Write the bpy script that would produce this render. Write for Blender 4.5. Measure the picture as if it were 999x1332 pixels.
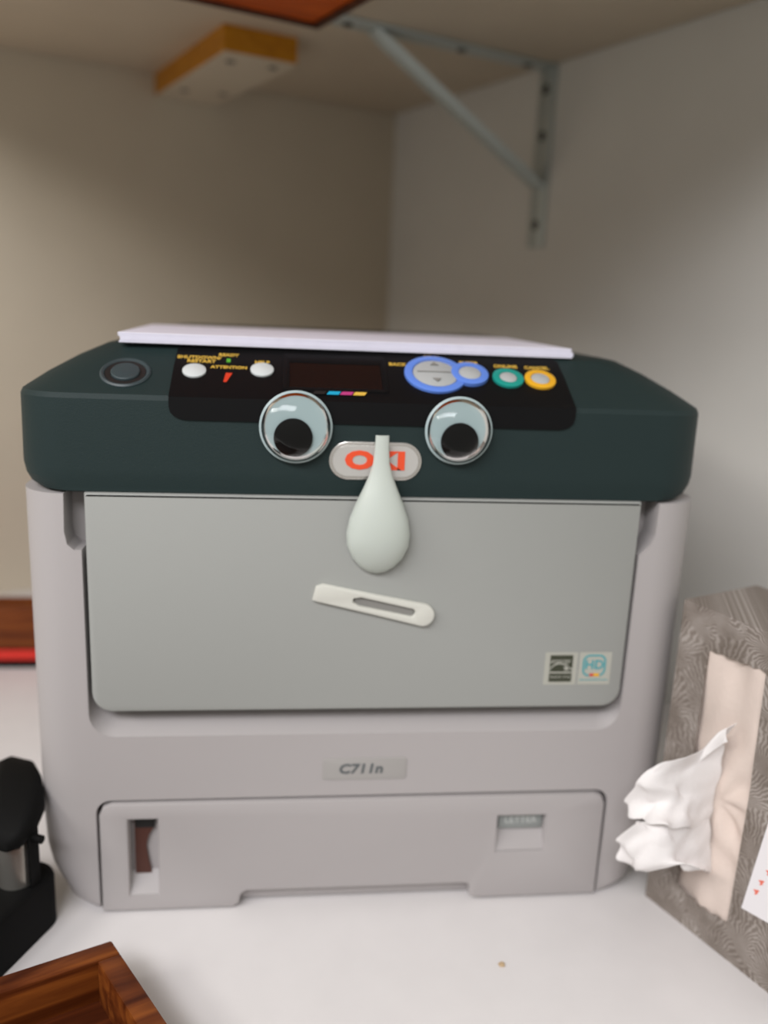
import bpy, bmesh, math, random
from mathutils import Vector, Matrix, noise
random.seed(7)
for o in list(bpy.data.objects): bpy.data.objects.remove(o)
SC = bpy.context.scene
COL = SC.collection

# ------------------------------------------------------------------ camera
cd = bpy.data.cameras.new('camera')
cam = bpy.data.objects.new('camera', cd); COL.objects.link(cam)
cd.sensor_fit = 'VERTICAL'; cd.sensor_height = 24.0; cd.lens = 20.0
cd.clip_start = 0.02
R = ((0.9931, 0.0153, 0.116), (-0.109, -0.2409, 0.9644), (0.0427, -0.9704, -0.2376))
M3 = Matrix(((R[0][0], -R[0][1], -R[0][2]), (R[1][0], -R[1][1], -R[1][2]), (R[2][0], -R[2][1], -R[2][2])))
cam.matrix_world = Matrix.Translation((-0.05484, -0.52135, 0.41605)) @ M3.normalized().to_4x4()
cd.dof.use_dof = True; cd.dof.focus_distance = 0.47; cd.dof.aperture_fstop = 2.0
SC.camera = cam

# ------------------------------------------------------------------ world, lights, exposure
SC.view_settings.view_transform = 'Standard'
SC.view_settings.look = 'None'
SC.view_settings.gamma = 1.0
SC.view_settings.use_curve_mapping = False
SC.view_settings.exposure = 0.0
wd = bpy.data.worlds.new('room_light'); SC.world = wd; wd.use_nodes = True
bg = wd.node_tree.nodes['Background']
bg.inputs['Color'].default_value = (1.0, 0.95, 0.87, 1); bg.inputs['Strength'].default_value = 0.36

# wall frame: corner K, wall directions
V1 = Vector((0.9148, 0.4039, 0)); V2 = Vector((-0.4039, 0.9148, 0)); K = Vector((0.108, 0.904, 0))
def W(s1, s2, z=0.0):            # s1: distance from the right wall, s2: distance from the left wall
    return K - V1 * s1 - V2 * s2 + Vector((0, 0, z))

def area(name, loc, target, sx, sy, power, col):
    l = bpy.data.lights.new(name, 'AREA'); l.shape = 'RECTANGLE'; l.size = sx; l.size_y = sy
    l.energy = power; l.color = col
    o = bpy.data.objects.new(name, l); COL.objects.link(o); o.location = loc
    o.rotation_euler = (Vector(target) - Vector(loc)).to_track_quat('-Z', 'Y').to_euler()
    return o
area('ceiling_lamp_far', W(3.0, 0.95, 1.75), W(0.2, 0.5, 0.3), 1.2, 0.45, 24, (1.0, 0.97, 0.93))
area('ceiling_lamp_near', W(1.5, 1.72, 1.32), W(0.3, 0.85, 0.1), 1.1, 0.4, 22.5, (0.98, 0.97, 1.0))

# ------------------------------------------------------------------ materials
def mat(name, col, rough=0.5, metal=0.0, noise_amt=0.0, nscale=40.0, bump=0.0, bscale=400.0, col2=None, **kw):
    m = bpy.data.materials.new(name); m.use_nodes = True
    nt = m.node_tree; b = nt.nodes['Principled BSDF']
    b.inputs['Base Color'].default_value = (*col, 1); b.inputs['Roughness'].default_value = rough
    b.inputs['Metallic'].default_value = metal
    for k, v in kw.items(): b.inputs[k].default_value = v
    tc = nt.nodes.new('ShaderNodeTexCoord')
    if noise_amt > 0:
        n = nt.nodes.new('ShaderNodeTexNoise'); n.inputs['Scale'].default_value = nscale; n.inputs['Detail'].default_value = 4
        nt.links.new(tc.outputs['Object'], n.inputs['Vector'])
        r = nt.nodes.new('ShaderNodeValToRGB')
        c2 = col2 or tuple(c * (1 - noise_amt) for c in col)
        r.color_ramp.elements[0].position = 0.3; r.color_ramp.elements[1].position = 0.7
        r.color_ramp.elements[0].color = (*c2, 1); r.color_ramp.elements[1].color = (*col, 1)
        nt.links.new(n.outputs['Fac'], r.inputs['Fac']); nt.links.new(r.outputs['Color'], b.inputs['Base Color'])
    if bump > 0:
        n = nt.nodes.new('ShaderNodeTexNoise'); n.inputs['Scale'].default_value = bscale
        nt.links.new(tc.outputs['Object'], n.inputs['Vector'])
        bp = nt.nodes.new('ShaderNodeBump'); bp.inputs['Strength'].default_value = bump; bp.inputs['Distance'].default_value = 0.001
        nt.links.new(n.outputs['Fac'], bp.inputs['Height']); nt.links.new(bp.outputs['Normal'], b.inputs['Normal'])
    return m

def wood(name, c1, c2, c3, rot=0.0, scale=1.0, rough=0.4):
    m = bpy.data.materials.new(name); m.use_nodes = True
    nt = m.node_tree; b = nt.nodes['Principled BSDF']; b.inputs['Roughness'].default_value = rough; b.inputs['Specular IOR Level'].default_value = 0.2
    tc = nt.nodes.new('ShaderNodeTexCoord'); mp = nt.nodes.new('ShaderNodeMapping')
    mp.inputs['Rotation'].default_value = (0, 0, rot); mp.inputs['Scale'].default_value = (4 * scale, 45 * scale, 45 * scale)
    n = nt.nodes.new('ShaderNodeTexNoise'); n.inputs['Scale'].default_value = 1.6; n.inputs['Detail'].default_value = 6
    n.inputs['Distortion'].default_value = 1.2
    r = nt.nodes.new('ShaderNodeValToRGB')
    r.color_ramp.elements[0].position = 0.3; r.color_ramp.elements[0].color = (*c1, 1)
    r.color_ramp.elements[1].position = 0.72; r.color_ramp.elements[1].color = (*c3, 1)
    e = r.color_ramp.elements.new(0.5); e.color = (*c2, 1)
    nt.links.new(tc.outputs['Object'], mp.inputs['Vector']); nt.links.new(mp.outputs['Vector'], n.inputs['Vector'])
    nt.links.new(n.outputs['Fac'], r.inputs['Fac']); nt.links.new(r.outputs['Color'], b.inputs['Base Color'])
    return m

def pelt(name):                    # printed pattern of fanned grey strokes on the tissue box
    m = bpy.data.materials.new(name); m.use_nodes = True
    nt = m.node_tree; b = nt.nodes['Principled BSDF']; b.inputs['Roughness'].default_value = 0.55
    N = lambda t: nt.nodes.new(t); L = nt.links.new
    tc = N('ShaderNodeTexCoord'); sx = N('ShaderNodeSeparateXYZ'); L(tc.outputs['Object'], sx.inputs[0])
    ad = N('ShaderNodeMath'); ad.operation = 'ADD'; L(sx.outputs['X'], ad.inputs[0]); L(sx.outputs['Y'], ad.inputs[1])
    cb = N('ShaderNodeCombineXYZ'); L(ad.outputs[0], cb.inputs['X']); L(sx.outputs['Z'], cb.inputs['Y'])
    wn = N('ShaderNodeTexNoise'); wn.inputs['Scale'].default_value = 60; L(cb.outputs[0], wn.inputs['Vector'])
    wm = N('ShaderNodeVectorMath'); wm.operation = 'SCALE'; wm.inputs['Scale'].default_value = 0.012; L(wn.outputs['Color'], wm.inputs[0])
    wa = N('ShaderNodeVectorMath'); L(cb.outputs[0], wa.inputs[0]); L(wm.outputs[0], wa.inputs[1])
    v = N('ShaderNodeTexVoronoi'); v.voronoi_dimensions = '2D'; v.inputs['Scale'].default_value = 32; L(wa.outputs[0], v.inputs['Vector'])
    d = N('ShaderNodeVectorMath'); d.operation = 'SUBTRACT'; L(wa.outputs[0], d.inputs[0]); L(v.outputs['Position'], d.inputs[1])
    s2 = N('ShaderNodeSeparateXYZ'); L(d.outputs[0], s2.inputs[0])
    off = N('ShaderNodeMath'); off.operation = 'ADD'; off.inputs[1].default_value = 0.014; L(s2.outputs['Y'], off.inputs[0])
    at = N('ShaderNodeMath'); at.operation = 'ARCTAN2'; L(off.outputs[0], at.inputs[0]); L(s2.outputs['X'], at.inputs[1])
    fn = N('ShaderNodeTexNoise'); fn.inputs['Scale'].default_value = 300; fn.inputs['Detail'].default_value = 2; L(cb.outputs[0], fn.inputs['Vector'])
    ml = N('ShaderNodeMath'); ml.operation = 'MULTIPLY_ADD'; ml.inputs[1].default_value = 44; L(at.outputs[0], ml.inputs[0])
    fs = N('ShaderNodeMath'); fs.operation = 'MULTIPLY'; fs.inputs[1].default_value = 7; L(fn.outputs['Fac'], fs.inputs[0]); L(fs.outputs[0], ml.inputs[2])
    si = N('ShaderNodeMath'); si.operation = 'SINE'; L(ml.outputs[0], si.inputs[0])
    mr = N('ShaderNodeMapRange'); mr.inputs[1].default_value = -1; mr.inputs[2].default_value = 1; mr.inputs[3].default_value = 0.0; mr.inputs[4].default_value = 0.36
    L(si.outputs[0], mr.inputs[0])
    big = N('ShaderNodeTexNoise'); big.inputs['Scale'].default_value = 38; big.inputs['Detail'].default_value = 3; L(cb.outputs[0], big.inputs['Vector'])
    a2 = N('ShaderNodeMath'); L(mr.outputs[0], a2.inputs[0]); L(big.outputs['Fac'], a2.inputs[1])
    r = N('ShaderNodeValToRGB'); L(a2.outputs[0], r.inputs['Fac'])
    r.color_ramp.elements[0].position = 0.30; r.color_ramp.elements[0].color = (0.12, 0.095, 0.075, 1)
    r.color_ramp.elements[1].position = 1.0; r.color_ramp.elements[1].color = (0.40, 0.36, 0.33, 1)
    e = r.color_ramp.elements.new(0.66); e.color = (0.215, 0.18, 0.155, 1)
    L(r.outputs['Color'], b.inputs['Base Color'])
    return m

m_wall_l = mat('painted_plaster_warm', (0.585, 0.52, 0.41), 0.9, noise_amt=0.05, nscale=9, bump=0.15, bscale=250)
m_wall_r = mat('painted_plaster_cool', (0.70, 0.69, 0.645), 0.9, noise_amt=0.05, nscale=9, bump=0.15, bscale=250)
m_shelf = mat('cream_laminate', (0.62, 0.53, 0.41), 0.55, noise_amt=0.06, nscale=12)
m_desk = mat('white_laminate', (0.79, 0.765, 0.76), 0.45, noise_amt=0.04, nscale=25)
m_body = mat('light_grey_plastic', (0.43, 0.405, 0.402), 0.5, bump=0.15, bscale=1400)
m_door = mat('pale_grey_plastic', (0.360, 0.370, 0.352), 0.5, bump=0.15, bscale=1400)
m_cover = mat('slate_plastic', (0.015, 0.029, 0.029), 0.55, **{'Specular IOR Level': 0.25}, bump=0.25, bscale=1600)
m_button_slate = mat('slate_button', (0.035, 0.054, 0.060), 0.45)
m_black = mat('gloss_black_panel', (0.0045, 0.0045, 0.005), 0.5, **{'Specular IOR Level': 0.15})
m_lcd = mat('dark_display', (0.006, 0.007, 0.007), 0.12)
m_dark = mat('dark_plastic', (0.012, 0.012, 0.012), 0.5)
m_shade_mark = mat('slot_shade_and_mark_grey', (0.24, 0.235, 0.22), 0.6)  # grey of the arrow marks, and of the shade painted in the handle slot
m_btn = mat('grey_button', (0.42, 0.44, 0.44), 0.4)
m_wbtn = mat('white_button', (0.62, 0.66, 0.66), 0.35)
m_blue = mat('blue_ring', (0.12, 0.25, 0.75), 0.35)
m_teal = mat('teal_ring', (0.01, 0.30, 0.25), 0.35)
m_orange = mat('orange_ring', (0.80, 0.42, 0.02), 0.35)
m_yel = mat('yellow_print', (0.75, 0.48, 0.07), 0.5)
m_grn = mat('green_lamp', (0.10, 0.45, 0.04), 0.4)
m_redp = mat('red_lamp', (0.65, 0.05, 0.02), 0.4)
m_cy = mat('cyan_print', (0.01, 0.38, 0.62), 0.4)
m_mg = mat('magenta_print', (0.50, 0.05, 0.22), 0.4)
m_badge = mat('silver_badge', (0.60, 0.59, 0.56), 0.35, metal=0.3)
m_chrome = mat('bright_rim', (0.78, 0.76, 0.72), 0.2, metal=0.85)
m_red = mat('red_lettering', (0.85, 0.09, 0.03), 0.35)
m_print = mat('dark_lettering', (0.10, 0.115, 0.12), 0.5)
m_plate = mat('name_plate', (0.39, 0.375, 0.36), 0.4)
m_sticker = mat('clear_sticker', (0.45, 0.45, 0.395), 0.3)
m_stblk = mat('sticker_black', (0.045, 0.05, 0.03), 0.4)
m_stteal = mat('sticker_teal', (0.06, 0.34, 0.38), 0.4)
m_gauge = mat('brown_gauge', (0.085, 0.028, 0.018), 0.5)
m_lab = mat('grey_insert', (0.27, 0.29, 0.28), 0.4)
m_labt = mat('insert_lettering', (0.55, 0.57, 0.55), 0.5)
m_paper = mat('copy_paper', (0.80, 0.79, 0.90), 0.8, noise_amt=0.04, nscale=90)
m_eyew = mat('eye_white', (0.38, 0.475, 0.485), 0.4)
m_pupil = mat('pupil_black', (0.001, 0.001, 0.001), 0.5, **{'Specular IOR Level': 0.1})
m_handle = mat('ivory_cutlery_plastic', (0.66, 0.66, 0.60), 0.4)
m_spoon = mat('white_cutlery_plastic', (0.56, 0.61, 0.56), 0.32, **{'Subsurface Weight': 0.15, 'Subsurface Radius': (0.004, 0.004, 0.003)})
m_metal = mat('zinc_bracket', (0.50, 0.55, 0.54), 0.45, metal=0.45)
m_screw = mat('dark_screw', (0.05, 0.05, 0.045), 0.45, metal=0.6)
m_steel = mat('brushed_steel', (0.62, 0.60, 0.55), 0.3, metal=0.9)
m_rubber = mat('black_enamel', (0.003, 0.003, 0.003), 0.7, **{'Specular IOR Level': 0.15})
m_rwood = wood('reddish_wood', (0.055, 0.010, 0.002), (0.14, 0.034, 0.007), (0.29, 0.085, 0.015), rot=-0.4)
m_rwood_d = wood('dark_reddish_wood', (0.035, 0.008, 0.003), (0.07, 0.016, 0.005), (0.13, 0.03, 0.008), rot=-0.4)
m_lit_wood = wood('lit_orange_wood', (0.28, 0.035, 0.002), (0.56, 0.09, 0.005), (0.80, 0.17, 0.008), rot=-0.4, scale=0.6)  # light on the tray underside is put into this brighter orange
m_pine = wood('yellow_pine', (0.42, 0.16, 0.008), (0.50, 0.20, 0.010), (0.56, 0.24, 0.015), rot=-0.4)
m_cpaint = mat('cream_paint', (0.62, 0.54, 0.42), 0.7, noise_amt=0.05, nscale=30)
m_redcard = mat('red_folder', (0.62, 0.02, 0.01), 0.45)
m_pelt = pelt('feather_print_card')
m_cream = mat('cream_tissue', (0.72, 0.61, 0.545), 0.9, noise_amt=0.05, nscale=45, bump=0.3, bscale=300)
m_white = mat('white_tissue', (0.86, 0.83, 0.82), 0.9, bump=0.25, bscale=350)
m_card = mat('white_card', (0.80, 0.78, 0.80), 0.7)
m_redink = mat('red_ink', (0.80, 0.18, 0.12), 0.6)
m_crumb = mat('tan_crumb', (0.55, 0.40, 0.24), 0.8)
m_floor = mat('grey_carpet', (0.16, 0.15, 0.14), 0.95, noise_amt=0.3, nscale=80)
m_tape = mat('frosted_tape', (0.75, 0.74, 0.70), 0.5)

def dome_mat():
    m = bpy.data.materials.new('clear_dome'); m.use_nodes = True; nt = m.node_tree
    nt.nodes.remove(nt.nodes['Principled BSDF'])
    out = nt.nodes['Material Output']
    t = nt.nodes.new('ShaderNodeBsdfTransparent'); t.inputs['Color'].default_value = (0.95, 0.97, 0.97, 1)
    g = nt.nodes.new('ShaderNodeBsdfGlossy'); g.inputs['Roughness'].default_value = 0.08
    f = nt.nodes.new('ShaderNodeFresnel'); f.inputs['IOR'].default_value = 1.4
    mx = nt.nodes.new('ShaderNodeMixShader')
    nt.links.new(f.outputs[0], mx.inputs[0]); nt.links.new(t.outputs[0], mx.inputs[1]); nt.links.new(g.outputs[0], mx.inputs[2])
    nt.links.new(mx.outputs[0], out.inputs['Surface'])
    return m
m_dome = dome_mat()

# ------------------------------------------------------------------ mesh helpers
def I(): return Matrix.Identity(4)
class MB:
    def __init__(s): s.bm = bmesh.new(); s.mats = []
    def mi(s, m):
        if m not in s.mats: s.mats.append(m)
        return s.mats.index(m)
    def merge(s, bm2, m, M=None):
        if M is not None: bm2.transform(M)
        i = s.mi(m)
        me = bpy.data.meshes.new('t'); bm2.to_mesh(me); bm2.free()
        n = len(s.bm.faces); s.bm.from_mesh(me); bpy.data.meshes.remove(me)
        s.bm.faces.ensure_lookup_table()
        for k in range(n, len(s.bm.faces)): s.bm.faces[k].material_index = i
        return s
    def box(s, lo, hi, m, M=None, bev=0.0, seg=2):
        b = bmesh.new(); bmesh.ops.create_cube(b, size=1)
        for v in b.verts: v.co = Vector([lo[k] + (v.co[k] + .5) * (hi[k] - lo[k]) for k in range(3)])
        if bev > 0: bmesh.ops.bevel(b, geom=b.edges[:], offset=bev, segments=seg, profile=0.5, affect='EDGES')
        return s.merge(b, m, M)
    def cyl(s, r, h, m, M=None, seg=32, r2=None, bev=0.0):
        b = bmesh.new(); bmesh.ops.create_cone(b, cap_ends=True, segments=seg, radius1=r, radius2=r if r2 is None else r2, depth=h)
        bmesh.ops.translate(b, verts=b.verts, vec=(0, 0, h / 2))
        if bev > 0:
            es = [e for e in b.edges if abs(e.verts[0].co.z - h) < 1e-7 and abs(e.verts[1].co.z - h) < 1e-7]
            bmesh.ops.bevel(b, geom=es, offset=bev, segments=3, profile=0.5, affect='EDGES')
        return s.merge(b, m, M)
    def lathe(s, prof, m, M=None, seg=48):
        b = bmesh.new(); rings = []
        for r, z in prof:
            if r < 1e-7: rings.append([b.verts.new((0, 0, z))])
            else: rings.append([b.verts.new((r * math.cos(2 * math.pi * k / seg), r * math.sin(2 * math.pi * k / seg), z)) for k in range(seg)])
        for a, c in zip(rings[:-1], rings[1:]):
            for k in range(seg):
                k2 = (k + 1) % seg
                if len(a) == 1 and len(c) == 1: continue
                if len(a) == 1: b.faces.new((a[0], c[k], c[k2]))
                elif len(c) == 1: b.faces.new((a[k], a[k2], c[0]))
                else: b.faces.new((a[k], a[k2], c[k2], c[k]))
        return s.merge(b, m, M)
    def loft(s, rings, m, M=None, caps=True, closed=True):
        b = bmesh.new(); rv = [[b.verts.new(p) for p in r] for r in rings]
        n = len(rv[0])
        for a, c in zip(rv[:-1], rv[1:]):
            for k in range(n if closed else n - 1):
                k2 = (k + 1) % n; b.faces.new((a[k], a[k2], c[k2], c[k]))
        if caps: b.faces.new(list(reversed(rv[0]))); b.faces.new(rv[-1])
        bmesh.ops.recalc_face_normals(b, faces=b.faces)
        return s.merge(b, m, M)
    def plate(s, outer, holes, h, m, M=None, bev=0.0):     # 2d outline (with holes) in local XY, thickness h along +Z
        b = bmesh.new(); es = []
        for lp in [outer] + list(holes):
            vs = [b.verts.new((p[0], p[1], 0)) for p in lp]
            es += [b.edges.new((vs[k], vs[(k + 1) % len(vs)])) for k in range(len(vs))]
        if not holes:
            b.faces.new([e.verts[0] for e in es])
        else: bmesh.ops.triangle_fill(b, use_beauty=True, edges=es, normal=(0, 0, 1))
        bmesh.ops.recalc_face_normals(b, faces=b.faces)
        if b.faces[:] and b.faces[:][0].normal.z < 0: bmesh.ops.reverse_faces(b, faces=b.faces)
        ret = bmesh.ops.extrude_face_region(b, geom=b.faces[:])
        tv = [g for g in ret['geom'] if isinstance(g, bmesh.types.BMVert)]
        bmesh.ops.translate(b, verts=tv, vec=(0, 0, h))
        bmesh.ops.recalc_face_normals(b, faces=b.faces)
        if bev > 0:
            te = [e for e in b.edges if all(v.co.z > h - 1e-7 for v in e.verts) and len(e.link_faces) == 2 and e.calc_face_angle(0) > 0.5]
            bmesh.ops.bevel(b, geom=te, offset=bev, segments=2, profile=0.5, affect='EDGES')
        return s.merge(b, m, M)
    def tube(s, pts, r, m, M=None, seg=10):
        rings = []
        for i, p in enumerate(pts):
            p = Vector(p); a = Vector(pts[max(i - 1, 0)]); c = Vector(pts[min(i + 1, len(pts) - 1)])
            t = (c - a).normalized(); u = t.orthogonal().normalized() if i == 0 else (u - t * u.dot(t)).normalized()
            w = t.cross(u); rings.append([p + (u * math.cos(2 * math.pi * k / seg) + w * math.sin(2 * math.pi * k / seg)) * r for k in range(seg)])
        return s.loft(rings, m, M)
    def text(s, body, size, m, M, depth=0.00025, shear=0.0, bold=0.0, sx=1.0):
        cu = bpy.data.curves.new('txt', 'FONT'); cu.body = body; cu.size = size; cu.extrude = depth; cu.shear = shear; cu.offset = bold
        cu.align_x = 'CENTER'; cu.align_y = 'CENTER'; cu.resolution_u = 3
        o = bpy.data.objects.new('txt', cu); COL.objects.link(o)
        dg = bpy.context.evaluated_depsgraph_get(); me = bpy.data.meshes.new_from_object(o.evaluated_get(dg))
        b = bmesh.new(); b.from_mesh(me); bmesh.ops.scale(b, vec=(sx, 1, 1), verts=b.verts)
        bpy.data.objects.remove(o); bpy.data.curves.remove(cu); bpy.data.meshes.remove(me)
        return s.merge(b, m, M)
    def build(s, name, parent=None, loc=None, smooth=35):
        me = bpy.data.meshes.new(name); s.bm.to_mesh(me); s.bm.free()
        for m in s.mats: me.materials.append(m)
        if smooth:
            for p in me.polygons: p.use_smooth = True
            me.set_sharp_from_angle(angle=math.radians(smooth))
        o = bpy.data.objects.new(name, me); COL.objects.link(o)
        if loc is not None:
            me.transform(Matrix.Translation(-Vector(loc))); o.location = loc
        if parent is not None:
            o.parent = parent; o.matrix_parent_inverse = parent_world(parent).inverted()
        return o
def parent_world(p):
    m = p.matrix_basis.copy(); q = p
    while q.parent: m = q.parent.matrix_basis @ m if False else (parent_world(q.parent) @ q.matrix_parent_inverse @ q.matrix_basis); break
    return m
def tag(o, label=None, cat=None, group=None, kind=None):
    if label: o['label'] = label
    if cat: o['category'] = cat
    if group: o['group'] = group
    if kind: o['kind'] = kind
    return o
def thing(name, loc, label, cat, group=None):
    o = bpy.data.objects.new(name, None); COL.objects.link(o); o.location = loc; o.empty_display_size = 0.05
    return tag(o, label, cat, group)
def rrect(x0, x1, y0, y1, rs, n=6):          # rounded rectangle, rs = radius or (bl, br, tr, tl)
    if not isinstance(rs, (tuple, list)): rs = (rs,) * 4
    pts = []
    for (cx, cy, r, a0) in ((x0, y0, rs[0], 180), (x1, y0, rs[1], 270), (x1, y1, rs[2], 0), (x0, y1, rs[3], 90)):
        sx = 1 if cx == x0 else -1; sy = 1 if cy == y0 else -1
        if r <= 1e-6: pts.append((cx, cy)); continue
        for k in range(n + 1):
            a = math.radians(a0 + 90 * k / n); pts.append((cx + sx * r + r * math.cos(a), cy + sy * r + r * math.sin(a)))
    return pts
# frames: FRONT maps local (x, y, z) to (X, z up, out towards the viewer); SLOPE lies on the sloping control surface
def FR(y=0.0): return Matrix(((1, 0, 0, 0), (0, 0, -1, y), (0, 1, 0, 0), (0, 0, 0, 1)))
SA = math.atan2(0.031, 0.055)
SLOPE = Matrix.Translation((0, 0, 0.357)) @ Matrix.Rotation(SA, 4, 'X')

# ------------------------------------------------------------------ the setting
def wall(name, p0, p1, z0, z1, off, m):
    b = MB(); a, c = Vector(p0), Vector(p1)
    q = [a, c, c + off, a + off]
    b.loft([[(v.x, v.y, z0) for v in q], [(v.x, v.y, z1) for v in q]], m)
    o = b.build(name, smooth=None); tag(o, kind='structure'); return o
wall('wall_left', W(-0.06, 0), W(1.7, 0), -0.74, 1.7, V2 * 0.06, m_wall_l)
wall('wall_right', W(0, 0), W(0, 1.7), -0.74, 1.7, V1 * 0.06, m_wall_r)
wall('floor', W(0, 0), W(1.7, 0), -0.78, -0.74, -V2 * 1.7, m_floor)

def slab(name, s1a, s1b, s2a, s2b, z0, z1, m, bev=0.0, parent=None, mb=None):
    b = mb or MB()
    M = Matrix(((-V1.x, -V2.x, 0, K.x), (-V1.y, -V2.y, 0, K.y), (0, 0, 1, 0), (0, 0, 0, 1)))
    bb = MB(); bb.box((s1a, s2a, z0), (s1b, s2b, z1), m, bev=bev)
    bmesh.ops.transform(bb.bm, matrix=M, verts=bb.bm.verts); bmesh.ops.reverse_faces(bb.bm, faces=bb.bm.faces)
    b.merge(bb.bm, m)
    return b if mb is not None else b.build(name, parent)
desk = thing('desk', W(0.6, 0.5, -0.74), 'white laminate desk top running into the wall corner under everything', 'desk')
slab('desk_top', 0.0005, 1.35, 0.0005, 1.10, -0.03, 0, m_desk, bev=0.002, parent=desk)
for a, c in ((0.04, 0.04), (1.27, 0.04), (0.04, 1.02), (1.27, 1.02)):
    slab('leg', a, a + 0.05, c, c + 0.05, -0.74, -0.03, m_metal, parent=desk)
shelf = tag(slab('wall_shelf', 0.0022, 0.80, 0.0022, 0.95, 0.70, 0.72, m_shelf, bev=0.001),
            'cream laminate shelf board seen from below, filling the corner above the printer', 'shelf')

# pine cleat block under the shelf
cl = thing('support_block', W(0.333, 0.14, 0.672), 'short painted wood block with raw yellow edges fixed under the shelf at the back wall', 'wood block')
slab('block', 0.29, 0.376, 0.001, 0.270, 0.6735, 0.70, m_pine, parent=cl)
slab('painted_face', 0.2905, 0.3755, 0.0015, 0.2695, 0.672, 0.6735, m_cpaint, parent=cl)
for (x, y) in ((-0.1224, 0.5436), (-0.0755, 0.5564), (-0.1911, 0.700), (-0.1428, 0.7095)):
    b = MB(); b.cyl(0.0055, 0.0012, m_screw, Matrix.Translation((x, y, 0.6710)), 16); b.build('screw', cl)

# bracket
br = thing('shelf_bracket', W(0.0, 0.362, 0.49), 'pale metal L bracket with diagonal strut holding the shelf to the right wall', 'bracket')
slab('wall_arm', 0.0005, 0.0035, 0.348, 0.378, 0.492, 0.6965, m_metal, bev=0.0006, parent=br)
slab('shelf_arm', 0.0035, 0.288, 0.348, 0.378, 0.6965, 0.6995, m_metal, bev=0.0006, parent=br)
b = MB(); a0, a1 = W(0.004, 0.363, 0.562), W(0.246, 0.363, 0.695)
dr = (a1 - a0).normalized(); up = V2.cross(dr).normalized()
def stq(p, hw, th): return [p + V2 * hw + up * th, p - V2 * hw + up * th, p - V2 * hw * .7 - up * th, p + V2 * hw * .7 - up * th]
b.loft([stq(a0, 0.011, 0.002), stq(a0 + dr * 0.02, 0.009, 0.005), stq(a1 - dr * 0.02, 0.009, 0.005), stq(a1, 0.011, 0.002)], m_metal)
b.build('strut', br)
RW = Matrix(((V2.x, 0, -V1.x, 0), (V2.y, 0, -V1.y, 0), (0, 1, 0, 0), (0, 0, 0, 1)))
for z in (0.6742, 0.622, 0.5186):
    p = W(0.0035, 0.361, z); b = MB()
    b.lathe([(0.0001, 0.0024), (0.004, 0.0018), (0.0062, 0.0)], m_screw, Matrix.Translation(p) @ RW, 16); b.build('screw', br)
for s in (0.274, 0.129, 0.034):
    p = W(s, 0.361, 0.6965); b = MB()
    b.lathe([(0.0001, 0.0024), (0.004, 0.0018), (0.0062, 0.0)], m_screw, Matrix.Translation(p) @ Matrix.Rotation(math.pi, 4, 'X'), 16); b.build('screw', br)

# wooden tray fixed under the shelf, its underside in view
tt = thing('wooden_tray', W(0.50, 0.60, 0.668), 'reddish wooden tray fixed under the shelf, underside coloured lit orange at the top of the picture', 'tray')
slab('tray_bottom', 0.343, 0.63, 0.424, 0.76, 0.671, 0.6995, m_lit_wood, parent=tt)
for nm, q in (('rim', (0.334, 0.642, 0.4165, 0.4235)), ('rim', (0.334, 0.3425, 0.424, 0.772)), ('rim', (0.6305, 0.642, 0.424, 0.772)), ('rim', (0.343, 0.630, 0.7605, 0.772))):
    slab(nm, *q, 0.668, 0.6995, m_rwood_d, bev=0.001, parent=tt)

# ------------------------------------------------------------------ printer
pr = thing('laser_printer', (0.002, 0.25, 0), 'large light grey desktop laser printer with slate top cover, decorated with a face', 'printer')
def rring(x0, x1, y0, y1, r, z, n=7): return [(x, y, z) for x, y in rrect(x0, x1, y0, y1, r, n)]
def cutter(bm_builder):
    o = bm_builder.build('cut', smooth=None); return o
b = MB(); rings = []
for z, ins in ((0.002, 0.030), (0.004, 0.024), (0.009, 0.0165), (0.018, 0.0085), (0.030, 0.0035), (0.045, 0.001), (0.07, 0), (0.296, 0)):
    rings.append(rring(-0.217 + ins, 0.2225 - ins * 0.9, 0.0 + min(ins, 0.004) * 0.4, 0.495 - ins * 0.3, 0.030 if ins < .012 else 0.022, z))
b.loft(rings, m_body)
body = b.build('body', pr, smooth=40)
def boolean(target, cut):
    md = target.modifiers.new('b', 'BOOLEAN'); md.operation = 'DIFFERENCE'; md.object = cut; md.solver = 'EXACT'
    dg = bpy.context.evaluated_depsgraph_get(); me = bpy.data.meshes.new_from_object(target.evaluated_get(dg))
    target.modifiers.clear(); old = target.data; target.data = me; bpy.data.meshes.remove(old); bpy.data.objects.remove(cut)
# door cavity: outline grows towards the front at the bottom (bright sloping ledge)
c = MB()
def cav(zb, y, e=0.0): return [(x, y, z) for x, z in rrect(-0.1785 - e, 0.1795 + e, zb, 0.31, (0.016, 0.016, 0, 0))]
c.loft([cav(0.1325, -0.01), cav(0.1335, 0.0), cav(0.1462, 0.0175), cav(0.1485, 0.026)], m_body)
boolean(body, cutter(c))
# finger notches beside the door
c = MB(); pl = [(-0.1785 + .003, 0.31), (-0.1875, 0.31), (-0.1885, 0.272), (-0.187, 0.264), (-0.183, 0.2605), (-0.1755, 0.2605)]
c.loft([[(x, -0.01, z) for x, z in pl], [(x, 0.022, z) for x, z in pl]], m_body); boolean(body, cutter(c))
c = MB(); pl = [(0.1765, 0.31), (0.190, 0.31), (0.1895, 0.275), (0.187, 0.268), (0.181, 0.262), (0.1765, 0.256)]
c.loft([[(x, -0.01, z) for x, z in pl], [(x, 0.022, z) for x, z in pl]], m_body); boolean(body, cutter(c))
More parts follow.
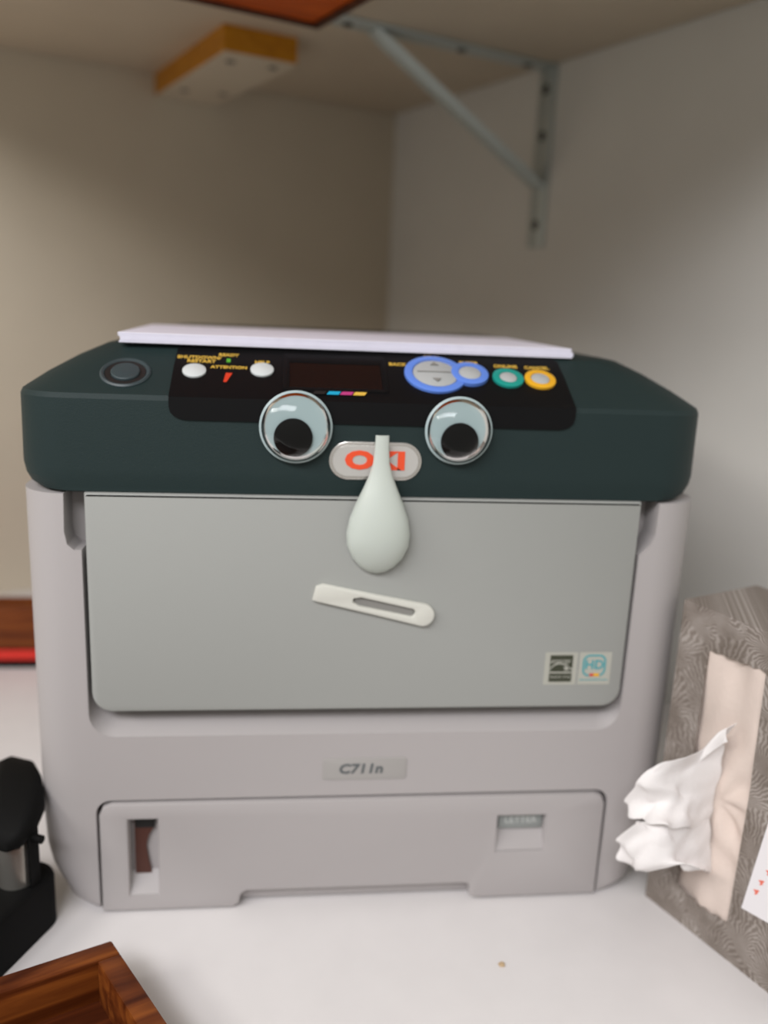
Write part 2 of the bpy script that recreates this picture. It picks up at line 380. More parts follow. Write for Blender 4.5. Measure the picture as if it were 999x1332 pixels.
# tray cavity
c = MB(); pl = rrect(-0.1765, 0.1775, -0.01, 0.0868, (0, 0, 0.010, 0.010))
c.loft([[(x, -0.01, z) for x, z in pl], [(x, 0.03, z) for x, z in pl]], m_body); boolean(body, cutter(c))
body.data.materials.clear(); body.data.materials.append(m_body)
for p in body.data.polygons: p.use_smooth = True; p.material_index = 0
body.data.set_sharp_from_angle(angle=math.radians(35))

# front door
b = MB(); b.plate(rrect(-0.1757, 0.1770, 0.1520, 0.2972, (0.013, 0.013, 0.001, 0.001)), [], 0.020, m_door, FR(0.018), bev=0.0022)
door = b.build('front_door', pr)
b = MB(); b.box((-0.174, 0.0185, 0.1470), (0.175, 0.0255, 0.156), m_dark); b.box((-0.172, 0.0185, 0.150), (0.173, 0.0245, 0.290), m_dark); b.build('door_gap_shade', pr)  # dark boxes that paint the door's shadow into the gap

# name plate
b = MB(); b.plate(rrect(-0.0264, 0.0310, 0.0990, 0.1150, 0.002), [], 0.0006, m_plate, FR(0.0), bev=0.0002); plate = b.build('name_plate', pr)
b = MB(); b.text('C711n', 0.0098, m_print, FR(-0.0007) @ Matrix.Translation((-0.0005, 0.1070, 0)), bold=0.00025, sx=1.15, shear=0.15); b.build('model_lettering', plate)

# paper tray
b = MB()
ox = [(-0.1745, 0.002), (-0.0860, 0.002), (-0.0820, 0.005), (-0.0810, 0.0115), (-0.0775, 0.0145), (0.0775, 0.0145), (0.0815, 0.0125), (0.0820, 0.0040), (0.0850, 0.002), (0.1755, 0.002),
      (0.1755, 0.0760), (0.1730, 0.0820), (0.1670, 0.0845), (-0.1660, 0.0845), (-0.1720, 0.0820), (-0.1745, 0.0760)]
b.plate(ox, [[(-0.1560, 0.0140), (-0.1365, 0.0140), (-0.1365, 0.0725), (-0.1560, 0.0725)], [(0.0985, 0.0395), (0.1335, 0.0395), (0.1335, 0.0680), (0.0985, 0.0680)]], 0.024, m_body, FR(0.0225), bev=0.0018)
tray = b.build('paper_tray', pr)
b = MB(); b.box((-0.0850, 0.008, 0.002), (0.0850, 0.020, 0.0165), m_body, bev=0.001); b.build('grip_recess', tray)
b = MB(); b.box((-0.1575, 0.012, 0.0125), (-0.135, 0.020, 0.0735), m_body); 
b.loft([[(-0.1560, 0.012, 0.0135), (-0.1365, 0.012, 0.0135), (-0.1365, -0.0002, 0.0135), (-0.1560, -0.0002, 0.0135)], [(-0.1560, 0.012, 0.026), (-0.1365, 0.012, 0.026), (-0.1365, 0.0110, 0.026), (-0.1560, 0.0110, 0.026)]], m_body)
b.build('gauge_recess', tray)
b = MB(); gp = [(-0.1535, 0.022), (-0.1475, 0.018), (-0.1425, 0.024), (-0.1445, 0.034), (-0.1460, 0.046), (-0.1440, 0.054), (-0.1405, 0.060), (-0.1400, 0.0715), (-0.1535, 0.0715)]
b.plate(gp, [], 0.003, m_gauge, FR(0.0122)); b.box((-0.1530, 0.0088, 0.060), (-0.1400, 0.0125, 0.0718), m_dark); b.build('paper_gauge', tray)
b = MB(); b.box((0.0975, 0.010, 0.0385), (0.1345, 0.018, 0.069), m_body)
b.loft([[(0.0985, 0.010, 0.0385), (0.1335, 0.010, 0.0385), (0.1335, -0.0002, 0.0400), (0.0985, -0.0002, 0.0400)], [(0.0985, 0.010, 0.0560), (0.1335, 0.010, 0.0560), (0.1335, 0.0085, 0.0555), (0.0985, 0.0085, 0.0555)]], m_body)
b.build('label_recess', tray)
b = MB(); b.box((0.1005, 0.0045, 0.0545), (0.1325, 0.0085, 0.0672), m_lab, bev=0.0004); lab = b.build('size_label', tray)
b = MB(); b.text('LETTER', 0.0068, m_labt, FR(0.0043) @ Matrix.Translation((0.1165, 0.0612, 0)), sx=1.05); b.build('size_lettering', tray)

# slate top cover
b = MB(); rings = []
for z, ins, yf, r in ((0.2972, 0.016, 0.001, 0.024), (0.2980, 0.010, 0.0, 0.026), (0.3010, 0.0045, 0.0, 0.029), (0.3060, 0.0015, -0.001, 0.031), (0.3120, 0, -0.001, 0.032), (0.3540, 0.0005, -0.001, 0.032),
                      (0.3570, 0.0018, 0.0005, 0.031), (0.3660, 0.0135, 0.0160, 0.030), (0.3760, 0.0300, 0.0337, 0.026), (0.3835, 0.0460, 0.0470, 0.022), (0.3848, 0.0530, 0.0520, 0.02)):
    rings.append(rring(-0.2175 + ins, 0.2205 - ins, yf, 0.497 - ins, r, z))
b.loft(rings, m_cover); cover = b.build('top_cover', pr, smooth=14)

# control panel overlay: wraps from the front face over the crease up the slope
def panel_profile(x_in, t=0.0012):
    o = Matrix.Rotation(SA, 3, 'X')
    pts = [(-0.001, 0.3430), (-0.001, 0.3568)] + [tuple((o @ Vector((0, v, 0)))[1:] ) for v in (0.0015, 0.0560)]
    pts = [pts[0], pts[1], (pts[2][0], pts[2][1] + 0.357), (pts[3][0], pts[3][1] + 0.357)]
    return pts
b = MB(); prof = panel_profile(0)
rows = [(0.3430, 0.010), (0.3437, 0.0060), (0.3450, 0.0032), (0.3475, 0.0008), (0.3510, 0.0), (0.3568, 0.0)]
F = [[(-0.1243 + i, -0.0022, z), (0.1262 - i, -0.0022, z)] for z, i in rows]
for v, i in ((0.0015, 0.0), (0.030, 0.0), (0.050, 0.0005), (0.0545, 0.0040)):
    p = SLOPE @ Vector((0, v, 0.0012)); F.append([(-0.1243 + i, p.y, p.z), (0.1262 - i, p.y, p.z)])
Bk = []
for r_ in F:
    Bk.append([(q[0], q[1] + (0.0013 if q[2] < 0.3569 else 0.0006), q[2] - (0 if q[2] < 0.3569 else 0.0014)) for q in r_])
loop = []
rings = [[f[0], f[1], bk[1], bk[0]] for f, bk in zip(F, Bk)]
b.loft(rings, m_black); panel = b.build('control_panel', pr, smooth=20)

def SM(x, v, h=0.0012): return SLOPE @ Matrix.Translation((x, v, h))
# power button on the slope
b = MB(); b.lathe([(0.0152, -0.0003), (0.0152, 0.0006), (0.0142, 0.0014), (0.0128, 0.0010), (0.0120, -0.0003)], m_button_slate, SM(-0.1525, 0.0222, 0))
b.cyl(0.0088, 0.0022, m_button_slate, SM(-0.1525, 0.0222, -0.0002), bev=0.0010); pw = b.build('power_button', pr)
b = MB(); b.lathe([(0.0122, -0.0001), (0.0122, 0.0005), (0.0090, 0.0005), (0.0090, -0.0001)], m_dark, SM(-0.1525, 0.0222, 0)); b.build('button_groove', pw)
def child(name, f, label=None):
    b = MB(); f(b); o = b.build(name, panel); 
    if label: o['label'] = label
    return o
for x, v in ((-0.1114, 0.0247), (-0.0700, 0.0281)):
    child('button', lambda b: b.lathe([(0.0072, 0), (0.0072, 0.0010), (0.0055, 0.0019), (0.0001, 0.0022)], m_wbtn, SM(x, v)))
child('lettering', lambda b: (b.text('SHUTDOWN/', 0.0044, m_yel, SM(-0.1095, 0.0400), bold=0.0001), b.text('RESTART', 0.0044, m_yel, SM(-0.1080, 0.0358), bold=0.0001),
      b.text('READY', 0.0040, m_yel, SM(-0.0915, 0.0438), bold=0.0001), b.text('ATTENTION', 0.0040, m_yel, SM(-0.0905, 0.0300), bold=0.0001), b.text('HELP', 0.0042, m_yel, SM(-0.0702, 0.0368), bold=0.0001)), 'small yellow lettering over the left buttons')
child('lettering', lambda b: (b.text('BACK', 0.0044, m_yel, SM(0.0165, 0.0400), bold=0.0001), b.text('MENU', 0.0036, m_yel, SM(0.0400, 0.0498), bold=0.0001), b.text('ENTER', 0.0042, m_yel, SM(0.0640, 0.0445), bold=0.0001),
      b.text('ONLINE', 0.0044, m_yel, SM(0.0885, 0.0420), bold=0.0001), b.text('CANCEL', 0.0044, m_yel, SM(0.1095, 0.0415), bold=0.0001)), 'small yellow lettering over the coloured buttons')
child('ready_lamp', lambda b: b.box((-0.0012, -0.0018, 0), (0.0012, 0.0018, 0.0004), m_grn, SM(-0.0912, 0.0375)), 'tiny green lamp')
child('attention_lamp', lambda b: b.plate([(-0.0026, -0.0045), (-0.0006, -0.0045), (0.0024, 0.0050), (-0.0016, 0.0050)], [], 0.0005, m_redp, SM(-0.0905, 0.0185)), 'red lamp below the attention lettering')
child('display_frame', lambda b: b.plate(rrect(-0.0570, 0.0085, 0.0075, 0.0475, 0.002), [rrect(-0.0530, 0.0050, 0.0105, 0.0380, 0.0005)], 0.0010, m_black, SM(0, 0, 0.0010), bev=0.0003))
child('display', lambda b: b.plate(rrect(-0.0528, 0.0048, 0.0107, 0.0378, 0.0005), [], 0.0003, m_lcd, SM(0, 0, 0.0012)))
for x, m in ((-0.0345, m_dark), (-0.0258, m_cy), (-0.0178, m_mg), (-0.0098, m_yel)):
    child('ink_mark', lambda b: b.plate([(-0.0044, -0.0016), (0.0028, -0.0016), (0.0044, 0.0016), (-0.0028, 0.0016)], [], 0.0003, m, SM(x, 0.0048, 0.0021)))
def ringbtn(name, x, v, R, rin, mring, mface=None, h=0.0016):
    def f(b):
        b.lathe([(R, 0), (R, h), (R - 0.0012, h + 0.0006), (rin + .0004, h + 0.0004), (rin, h * .3)], mring, SM(x, v))
        b.lathe([(rin, 0), (rin, h), (rin - 0.0012, h + 0.0008), (0.0001, h + 0.0011)], mface or m_btn, SM(x, v))
    return child(name, f)
nav = ringbtn('menu_button', 0.0400, 0.0290, 0.0200, 0.0145, m_blue)
b = MB()
for k, (dx, dy, rot) in enumerate(((0, 0.0085, 0), (0, -0.0085, math.pi))):
    b.plate([(-0.0028, -0.0012), (0.0028, -0.0012), (0, 0.0024)], [], 0.0003, m_shade_mark, SM(0.0400 + dx, 0.0290 + dy, 0.0042) @ Matrix.Rotation(rot, 4, 'Z'))
b.lathe([(0.0150, 0.0), (0.0150, 0.0004)], m_shade_mark, SM(0.0400, 0.029, 0.0030)); b.box((-0.0120, -0.0003, 0), (0.0100, 0.0003, 0.0002), m_shade_mark, SM(0.0400, 0.0290, 0.0042)); b.build('arrow_mark', panel)
ringbtn('enter_button', 0.0625, 0.0300, 0.0122, 0.0072, m_blue, h=0.0024)
ringbtn('online_button', 0.0876, 0.0276, 0.0102, 0.0056, m_teal)
ringbtn('cancel_button', 0.1088, 0.0272, 0.0102, 0.0060, m_orange)

# badge
b = MB(); b.plate(rrect(-0.0280, 0.0300, 0.3085, 0.3325, 0.0119, 10), [], 0.0022, m_chrome, FR(0.0), bev=0.0008)
badge = b.build('logo_badge', pr)
b = MB(); b.plate(rrect(-0.0256, 0.0276, 0.3109, 0.3301, 0.0095, 10), [], 0.0006, m_badge, FR(-0.0022)); b.build('badge_face', badge)
b = MB(); b.text('OKI', 0.0150, m_red, FR(-0.0030) @ Matrix.Translation((0.0008, 0.3206, 0)), bold=0.0008, sx=1.45); b.build('logo_lettering', badge)

# stickers on the door
b = MB(); b.box((0.1215, -0.0022, 0.1690), (0.1440, -0.0018, 0.1925), m_sticker); st = b.build('sticker', door)
st['label'] = 'square black sticker with star mark'
def onst(f, name): 
    b = MB(); f(b); return b.build(name, pr)
def star(cx, cy, r, ri=0.45): return [(cx + (r if k % 2 == 0 else r * ri) * math.sin(k * math.pi / 5), cy + (r if k % 2 == 0 else r * ri) * math.cos(k * math.pi / 5)) for k in range(10)]
def es(b):
    b.plate([(0.1250, 0.1712), (0.1408, 0.1712), (0.1408, 0.1905), (0.1250, 0.1905)], [], 0.0002, m_stblk, FR(-0.0022))
    arc = [(0.1250 + 0.0158 * k / 12, 0.1795 + 0.0046 * math.sin(math.pi * (k / 12) ** 0.8)) for k in range(13)]
    b.plate([(x, y + 0.0011) for x, y in arc] + [(x, y) for x, y in reversed(arc)], [], 0.0001, m_sticker, FR(-0.0024))
    b.plate([(0.1250, 0.1775), (0.1408, 0.1775), (0.1408, 0.1785), (0.1250, 0.1785)], [], 0.0001, m_sticker, FR(-0.0024))
    b.plate(star(0.1368, 0.1812, 0.0026), [], 0.0001, m_sticker, FR(-0.0024))
    b.text('energy', 0.0052, m_sticker, FR(-0.0024) @ Matrix.Translation((0.1318, 0.1864, 0)), depth=0.0001, shear=0.4)
    b.text('ENERGY STAR', 0.0022, m_sticker, FR(-0.0024) @ Matrix.Translation((0.1329, 0.1746, 0)), depth=0.0001)
onst(es, 'star_emblem')
b = MB(); b.box((0.1455, -0.0022, 0.1690), (0.1680, -0.0018, 0.1925), m_sticker); st2 = b.build('sticker', door)
st2['label'] = 'pale sticker with teal letters'
def hd(b):
    b.plate(rrect(0.1480, 0.1642, 0.1750, 0.1908, 0.0048), [rrect(0.1492, 0.1630, 0.1762, 0.1896, 0.0037)], 0.0002, m_stteal, FR(-0.0022))
    b.text('HD', 0.0092, m_stteal, FR(-0.0023) @ Matrix.Translation((0.1562, 0.1832, 0)), depth=0.0001, bold=0.0002)
    b.plate([(0.1530, 0.1752), (0.1598, 0.1752), (0.1592, 0.1770), (0.1536, 0.1770)], [], 0.0003, m_redp, FR(-0.0022))
    b.plate([(0.1562, 0.1751), (0.1604, 0.1751), (0.1600, 0.1771), (0.1562, 0.1771)], [], 0.0004, m_orange, FR(-0.0022))
    b.plate([(0.1465, 0.1722), (0.1665, 0.1722), (0.1665, 0.1727), (0.1465, 0.1727)], [], 0.0002, m_stteal, FR(-0.0022))
onst(hd, 'letter_emblem')

# ------------------------------------------------------------------ paper on top
b = MB()
z = 0.3850
for k in range(5):
    t = 0.0013; dx = random.uniform(-0.0012, 0.0012); dy = random.uniform(-0.001, 0.001)
    b.box((-0.1485 + dx, dy, z), (0.1485 + dx, 0.165 + dy, z + t - 0.0001), m_paper, bev=0.0003, seg=1); z += t
ps = b.build('paper_stack', smooth=30)
ps.matrix_world = Matrix.Translation((-0.0110, 0.044, 0)) @ Matrix.Rotation(math.radians(1.2), 4, 'Z')
tag(ps, 'thin stack of white copy paper lying on the printer top', 'paper')

# ------------------------------------------------------------------ googly eyes
def eye(x, z, r, px, pz, rp, label):
    t = thing('googly_eye', (x, -0.001, z), label, 'googly eye', 'googly eyes on the printer')
    M = Matrix.Translation((x, -0.0036, z)) @ Matrix.Rotation(math.pi / 2, 4, 'X')
    if True:
        b = MB(); b.lathe([(0.0001, 0), (r, 0), (r, 0.0010), (r - 0.0012, 0.0018), (r - 0.0016, 0.0012), (0.0001, 0.0012)], m_eyew, M); b.build('backing', t)
        b = MB(); b.cyl(rp, 0.0016, m_pupil, Matrix.Translation((px, -0.0050, pz)) @ Matrix.Rotation(math.pi / 2, 4, 'X'), 40, bev=0.0004); b.build('pupil', t)
        b = MB(); n = 12; b.lathe([(0.0001 + (r - 0.0012) * math.sin(a), 0.0014 + 0.0105 * math.cos(a)) for a in [math.pi / 2 * k / n for k in range(n + 1)]], m_dome, M); b.build('dome', t)
        b = MB(); b.cyl(r * 0.55, 0.0026, m_tape, Matrix.Translation((x, -0.0010, z - 0.004)) @ Matrix.Rotation(math.pi / 2, 4, 'X'), 24); b.build('foam_pad', t)
eye(-0.0486, 0.3408, 0.0222, -0.0502, 0.3345, 0.0118, 'left googly eye, all black pupil, beside the red logo badge')
eye(0.0518, 0.3412, 0.0212, 0.0525, 0.3345, 0.0118, 'right googly eye, pupil with a reflection, below the blue ringed buttons')

# ------------------------------------------------------------------ spoon nose
b = MB(); rings = []
prof = [(0.3375, 0.0042, 0.0022), (0.3300, 0.0044, 0.0024), (0.3200, 0.0052, 0.0030), (0.3120, 0.0075, 0.0045), (0.3040, 0.0108, 0.0068), (0.2950, 0.0148, 0.0095), (0.2850, 0.0184, 0.0120),
        (0.2750, 0.0202, 0.0132), (0.2670, 0.0196, 0.0124), (0.2590, 0.0162, 0.0098), (0.2530, 0.0112, 0.0062), (0.2495, 0.0058, 0.0030), (0.2484, 0.0015, 0.0008)]
N = 20
for i, (z, w, dpt) in enumerate(prof):
    y0 = -0.0062 if z > 0.300 else -0.0062 + (0.300 - z) * 0.05
    xc = 0.0042 if z > 0.3 else 0.0042
    ring = []
    for k in range(N + 1):
        a = math.pi * k / N; ring.append((xc - w * math.cos(a), y0 - dpt * math.sin(a) ** 0.8, z))
    for k in range(N, -1, -1):
        a = math.pi * k / N; ring.append((xc - (w - 0.001 if w > .002 else w * .5) * math.cos(a), y0 + 0.0004 - max(dpt - 0.0012, 0.0002) * math.sin(a) ** 0.8, z))
    rings.append(ring)
b.loft(rings, m_spoon)
sp = b.build('plastic_spoon', loc=(0.0042, -0.006, 0.295), smooth=50)
tag(sp, 'white plastic spoon bowl standing as the nose in front of the logo', 'spoon')

# ------------------------------------------------------------------ broken handle mouth
L, hw0, hw1 = 0.080, 0.0056, 0.0075
out = [(0, -hw0), (0.004, -hw0 - .0004), (L * .5, -0.0066)] + [(L - hw1 + hw1 * math.sin(a), -hw1 * math.cos(a)) for a in [math.pi * k / 12 for k in range(13)]] + [(L * .5, 0.0066), (0.004, hw0 + .0004), (0, hw0 * .6)]
hole = [(0.0255, -0.0012), (0.030, -0.0030)] + [(0.064 + 0.0030 * math.sin(a), -0.0030 * math.cos(a)) for a in [math.pi * k / 8 for k in range(1, 8)]] + [(0.030, 0.0030), (0.0255, 0.0012)]
b = MB(); hm = FR(-0.0024) @ Matrix.Translation((-0.0350, 0.2358, 0)) @ Matrix.Rotation(math.radians(-12.5), 4, 'Z')
b.plate(out, [hole], 0.0036, m_handle, hm, bev=0.0009)
b.plate([(0.0265, -0.0032), (0.066, -0.0032), (0.066, 0.0032), (0.0265, 0.0032)], [], 0.0010, m_shade_mark, hm)  # slot floor in a darker grey, recess shade put into the colour
tag(b.build('cutlery_handle', loc=(0.004, -0.003, 0.228)), 'broken white plastic cutlery handle with a slot, stuck slanting as the mouth', 'cutlery')

# ------------------------------------------------------------------ tissue box beside the printer
A = Vector((0.2140, -0.0030, 0))
# local frame of the box: x along the face towards the camera side, y out of the back (towards the wall), z up
TB = Matrix(((-V2.x, V1.x, 0, A.x), (-V2.y, V1.y, 0, A.y), (0, 0, 1, 0), (0, 0, 0, 1)))
TBi = TB
WT, DT, HT = 0.124, 0.075, 0.231
tb = thing('tissue_box', A + Vector((0.03, -0.03, 0)), 'tissue box standing on end beside the printer, printed with grey feathery strokes', 'tissue box')
def place(o):   # give meshes built in box-local coordinates the box frame
    o.matrix_basis = TB; o.parent = tb; o.matrix_parent_inverse = parent_world(tb).inverted(); return o
b = MB(); t = 0.0012
sl = [(0.0255, 0.028)]
sl += [(0.0255 + 0.042 * k / 9 + 0.0006, 0.0265 - 0.0035 * math.sin(k * 0.35) + (0.0014 if k % 2 else -0.0004)) for k in range(1, 9)] + [(0.0680, 0.0262), (0.0690, 0.12), (0.0672, 0.2045)]
sl += [(0.0672 - 0.042 * k / 9, 0.2050 + (0.0012 if k % 2 else -0.0002) - 0.0015 * (k / 9)) for k in range(1, 9)] + [(0.0245, 0.2040), (0.0240, 0.11)]
b.plate([(0, 0), (WT, 0), (WT, HT), (0, HT)], [sl], t, m_pelt, Matrix(((1, 0, 0, 0), (0, 0, 1, 0), (0, 1, 0, 0), (0, 0, 0, 1))))
bmesh.ops.recalc_face_normals(b.bm, faces=b.bm.faces)
place(b.build('front_panel', smooth=None))
b = MB(); b.box((0, t, 0), (t, DT, HT), m_pelt); b.box((WT - t, t, 0), (WT, DT, HT), m_pelt); b.box((t, DT - t, 0), (WT - t, DT, HT), m_pelt); b.box((t, t, 0), (WT - t, DT - t, t), m_pelt); b.box((t, t, HT - t), (WT - t, DT - t, HT), m_pelt)
place(b.build('box_shell', smooth=None))
# folded tissues showing in the opening
def sheet_grid(fn, nu, nv, th, m):
    b = bmesh.new(); g = [[b.verts.new(fn(i / nu, j / nv)) for j in range(nv + 1)] for i in range(nu + 1)]
    for i in range(nu):
        for j in range(nv): b.faces.new((g[i][j], g[i + 1][j], g[i + 1][j + 1], g[i][j + 1]))
    bmesh.ops.recalc_face_normals(b, faces=b.faces)
    r = bmesh.ops.solidify(b, geom=b.faces[:], thickness=th)
    mb = MB(); mb.merge(b, m); return mb
def fold(u, v):
    x = 0.018 + 0.057 * u; z = 0.014 + 0.200 * v
    y = 0.0040 + 0.0012 * math.sin(9 * u + 3 * v)
    # creases fan out from the pulled tissue
    d = math.hypot((x - 0.046), (z - 0.105)); a = math.atan2(z - 0.105, x - 0.046)
    y += 0.0022 * math.sin(7 * a + 2) * math.exp(-((d - 0.03) / 0.022) ** 2)
    y += 0.0020 * math.sin((z * 1.2 + x * 0.9) * 160) * math.exp(-((z - 0.085) / 0.03) ** 2) * (0.3 + u)
    y += 0.0045 * max(0, 0.30 - abs(u - 0.78)) * (1 if v < 0.45 else 0.6) * -1
    y += 0.003 * noise.noise(Vector((x * 60, 0, z * 30)))
    return (x, max(y, 0.0016), z)
mb = sheet_grid(fold, 40, 110, 0.0006, m_cream)
mb.box((0.018, 0.0105, 0.014), (0.075, DT - 0.004, 0.214), m_cream)
o = place(mb.build('folded_tissues', smooth=80)); o['label'] = 'cream folded tissues in the slot'

# pulled white tissue, built in box-local coordinates (x, -off, z)
def cr(p0, p1, p2, p3, t): return 0.5 * ((2 * p1) + (-p0 + p2) * t + (2 * p0 - 5 * p1 + 4 * p2 - p3) * t * t + (-p0 + 3 * p1 - 3 * p2 + p3) * t ** 3)
def crv(P, t):
    n = len(P) - 1; s = min(int(t * n), n - 1); f = t * n - s
    g = lambda i: P[max(0, min(n, i))]
    return cr(g(s - 1), g(s), g(s + 1), g(s + 2), f)
def patch(P, amp, seed, fr=90, th=0.0003):
    P = [[Vector(q) for q in r] for r in P]
    def f(u, v):
        q = crv([crv(r, v) for r in P], u)
        w = amp * (0.3 + 0.7 * u)
        n = noise.noise(q * fr + Vector((seed, 0, 0))); n2 = abs(noise.noise(q * fr * .5 + Vector((seed, 5, 0))))
        return q + Vector((w * n * .6, w * (n - 2.2 * n2), w * n * .8))
    return sheet_grid(f, 36, 40, th, m_white)
# rows go from the slot outwards, columns from top to bottom
U = [[(0.048, 0.001, 0.148), (0.046, 0.001, 0.132), (0.044, 0.001, 0.108), (0.043, 0.001, 0.086)],
     [(0.043, -0.012, 0.145), (0.041, -0.012, 0.132), (0.042, -0.016, 0.112), (0.045, -0.014, 0.088)],
     [(0.042, -0.030, 0.142), (0.037, -0.036, 0.128), (0.041, -0.026, 0.110), (0.049, -0.034, 0.098)],
     [(0.036, -0.045, 0.139), (0.034, -0.048, 0.128), (0.038, -0.038, 0.112), (0.046, -0.045, 0.102)],
     [(0.030, -0.050, 0.132), (0.024, -0.052, 0.118), (0.019, -0.050, 0.104), (0.019, -0.049, 0.0935)]]
Lw = [[(0.044, 0.001, 0.090), (0.047, 0.001, 0.074), (0.049, 0.001, 0.062), (0.050, 0.001, 0.052)],
      [(0.045, -0.014, 0.091), (0.047, -0.022, 0.076), (0.052, -0.026, 0.066), (0.062, -0.030, 0.074)],
      [(0.044, -0.034, 0.0975), (0.045, -0.046, 0.086), (0.050, -0.040, 0.076), (0.059, -0.036, 0.078)],
      [(0.034, -0.044, 0.097), (0.033, -0.056, 0.084), (0.040, -0.050, 0.070), (0.044, -0.044, 0.0660)],
      [(0.022, -0.048, 0.088), (0.018, -0.052, 0.074), (0.019, -0.050, 0.0600), (0.029, -0.046, 0.0570)]]
Fn = [[(0.052, 0.001, 0.164), (0.048, 0.001, 0.156), (0.043, 0.001, 0.148), (0.040, 0.001, 0.136)],
      [(0.051, -0.006, 0.161), (0.048, -0.010, 0.158), (0.042, -0.012, 0.146), (0.036, -0.012, 0.136)],
      [(0.053, -0.006, 0.153), (0.050, -0.008, 0.150), (0.044, -0.014, 0.140), (0.037, -0.016, 0.128)]]
mb = patch(U, 0.0055, 1.3); m2 = patch(Lw, 0.0050, 7.7); m3 = patch(Fn, 0.002, 3.1)
mb.merge(m2.bm, m_white); mb.merge(m3.bm, m_white)
ti = mb.build('pulled_tissue', smooth=80); ti.matrix_basis = TB
tag(ti, 'crumpled white tissue pulled out of the box slot, hanging before the printer corner', 'tissue')

# white card leaning on the box
b = MB(); c8, s8 = math.cos(math.radians(8)), math.sin(math.radians(8))
def cardM(x, z, y=0): return Matrix(((c8, -s8, 0, x), (0, 0, -1, y), (s8, c8, 0, z), (0, 0, 0, 1)))
b.plate([(0, 0), (0.080, 0), (0.1085, 0.105), (0.0285, 0.105)], [], 0.0006, m_card, cardM(0.0768, 0.0445, -0.0005))
card = b.build('note_card', smooth=None); card.matrix_basis = TB
tag(card, 'white card with red marks against the tissue box at the right edge', 'card')
b = MB()
for k, (x, z) in enumerate(((0.0105, 0.0165), (0.0140, 0.0245), (0.0190, 0.0335), (0.024, 0.045), (0.029, 0.056))):
    b.text('4', 0.0062, m_redink, cardM(0.0768, 0.0445, -0.0012) @ Matrix.Translation((x, z, 0)) @ Matrix.Rotation(-0.6, 4, 'Z'), depth=0.0001, bold=0.0002)
rm = b.build('red_marks'); rm.matrix_basis = TB; rm.parent = card; rm.matrix_parent_inverse = TB.inverted()

# ------------------------------------------------------------------ crumb on the desk
b = MB(); bb = bmesh.new(); bmesh.ops.create_icosphere(bb, subdivisions=2, radius=0.0022)
for v in bb.verts: v.co += Vector(v.co) * 0.5 * noise.noise(v.co * 900); v.co.z = v.co.z * .35 + 0.0006
b.merge(bb, m_crumb, Matrix.Translation((0.0905, -0.0640, 0.0003))); tag(b.build('crumb'), 'tiny tan crumb on the white desk before the printer', 'crumb')

# ------------------------------------------------------------------ wooden tray at lower left
def open_tray(name, M, w, d, h, t, label, fl=None, splay=0.0, cat='tray'):
    T = thing(name, M @ Vector((w / 2, d / 2, 0)), label, cat)
    b = MB(); b.box((t, t, 0), (w - t, d - t, 0.006), fl or m_rwood_d); bot = b.build('tray_bottom')
    parts = [bot]
    for lo, hi in (((0, 0, 0), (w, t, h)), ((0, d - t, 0), (w, d, h)), ((0, t, 0), (t, d - t, h)), ((w - t, t, 0), (w, d - t, h))):
        b = MB(); b.box(lo, hi, m_rwood, bev=0.0012); parts.append(b.build('side_board'))
    for p in parts:
        for v in p.data.vertices:
            if v.co.x > w / 2: v.co.x += splay * (d - v.co.y)
        p.matrix_basis = M; p.parent = T; p.matrix_parent_inverse = parent_world(T).inverted()
    return T
ang = math.atan2(V1.y, V1.x)
cor = Vector((-0.1550, -0.0665, 0))          # outer far right corner on the desk
w_, d_ = 0.30, 0.24
M = Matrix.Translation(cor) @ Matrix.Rotation(ang, 4, 'Z') @ Matrix.Translation((-w_, -d_, 0))
open_tray('wooden_tray', M, w_, d_, 0.034, 0.0135, 'open reddish brown wooden tray on the desk at the lower left corner', splay=0.16)
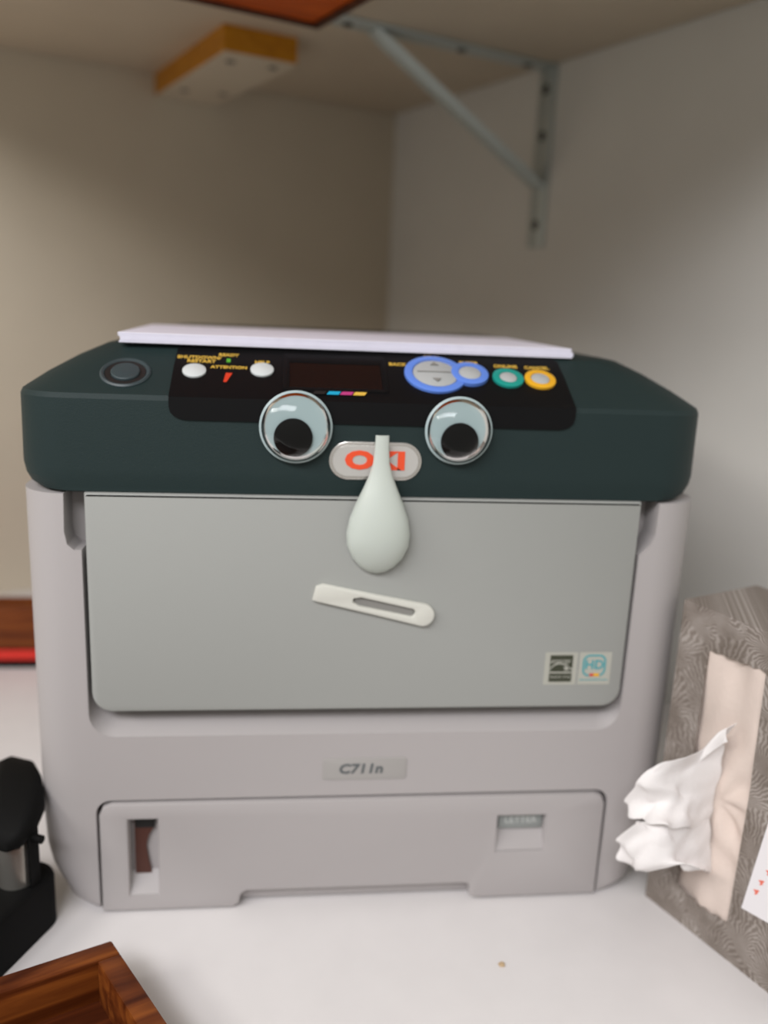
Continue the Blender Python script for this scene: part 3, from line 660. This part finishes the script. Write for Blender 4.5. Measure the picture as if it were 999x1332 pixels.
# folders and tray by the left wall
b = MB(); b.box((-0.56, 0.407, 0), (-0.262, 0.545, 0.0090), m_rubber, bev=0.001); tag(b.build('folder'), 'thin black folder lying on the desk under the red folder', 'folder', 'folders under the wooden tray')
b = MB(); b.box((-0.56, 0.4075, 0.0091), (-0.260, 0.544, 0.0210), m_redcard, bev=0.001); tag(b.build('folder'), 'red folder between the wooden tray and the black folder', 'folder', 'folders under the wooden tray')
open_tray('wooden_box', Matrix.Translation((-0.56, 0.409, 0.0211)), 0.300, 0.036, 0.0505, 0.005, 'narrow reddish wooden box behind the printer left side, on a red folder', cat='box')

# ------------------------------------------------------------------ black punch at left edge
pu = thing('hole_punch', (-0.255, -0.01, 0), 'black office punch with a bare steel barrel, cut by the left edge', 'hole punch')
PM = Matrix.Translation((-0.2030, -0.006, 0)) @ Matrix.Rotation(math.radians(-24), 4, 'Z')   # x to the right, y away; right edge at x = 0
b = MB(); b.plate(rrect(-0.100, 0.0, -0.085, 0.008, (0.01, 0.006, 0.014, 0.02)), [], 0.038, m_rubber, PM, bev=0.004); b.build('base', pu)
b = MB(); b.cyl(0.0120, 0.036, m_steel, PM @ Matrix.Translation((-0.0185, -0.014, 0.037)), 32); b.build('barrel', pu)
for x in (-0.0035, -0.040):
    b = MB(); b.box((x - 0.0016, -0.019, 0.037), (x, -0.009, 0.078), m_rubber, PM, bev=0.001); b.build('side_arm', pu)
b = MB(); rings = []
for y, z, h, wd_, xo in ((-0.030, 0.074, 0.008, 0.030, 0.002), (-0.024, 0.076, 0.014, 0.040, 0.002), (-0.012, 0.080, 0.020, 0.044, 0.001), (0.006, 0.084, 0.024, 0.044, -.006), (0.022, 0.087, 0.022, 0.038, -.018), (0.034, 0.088, 0.010, 0.024, -.026)):
    rings.append([(-0.026 + xo + x, y, z + zz) for x, zz in rrect(-wd_ / 2, wd_ / 2, -h / 2, h / 2, min(h, wd_) * .42, 4)])
b.loft(rings, m_rubber, PM); b.build('handle', pu, smooth=60)
b = MB(); b.cyl(0.0028, 0.012, m_rubber, PM @ Matrix.Translation((-0.009, -0.014, 0.0725)) @ Matrix.Rotation(math.pi / 2, 4, 'Y'), 12); b.build('hinge_pin', pu)
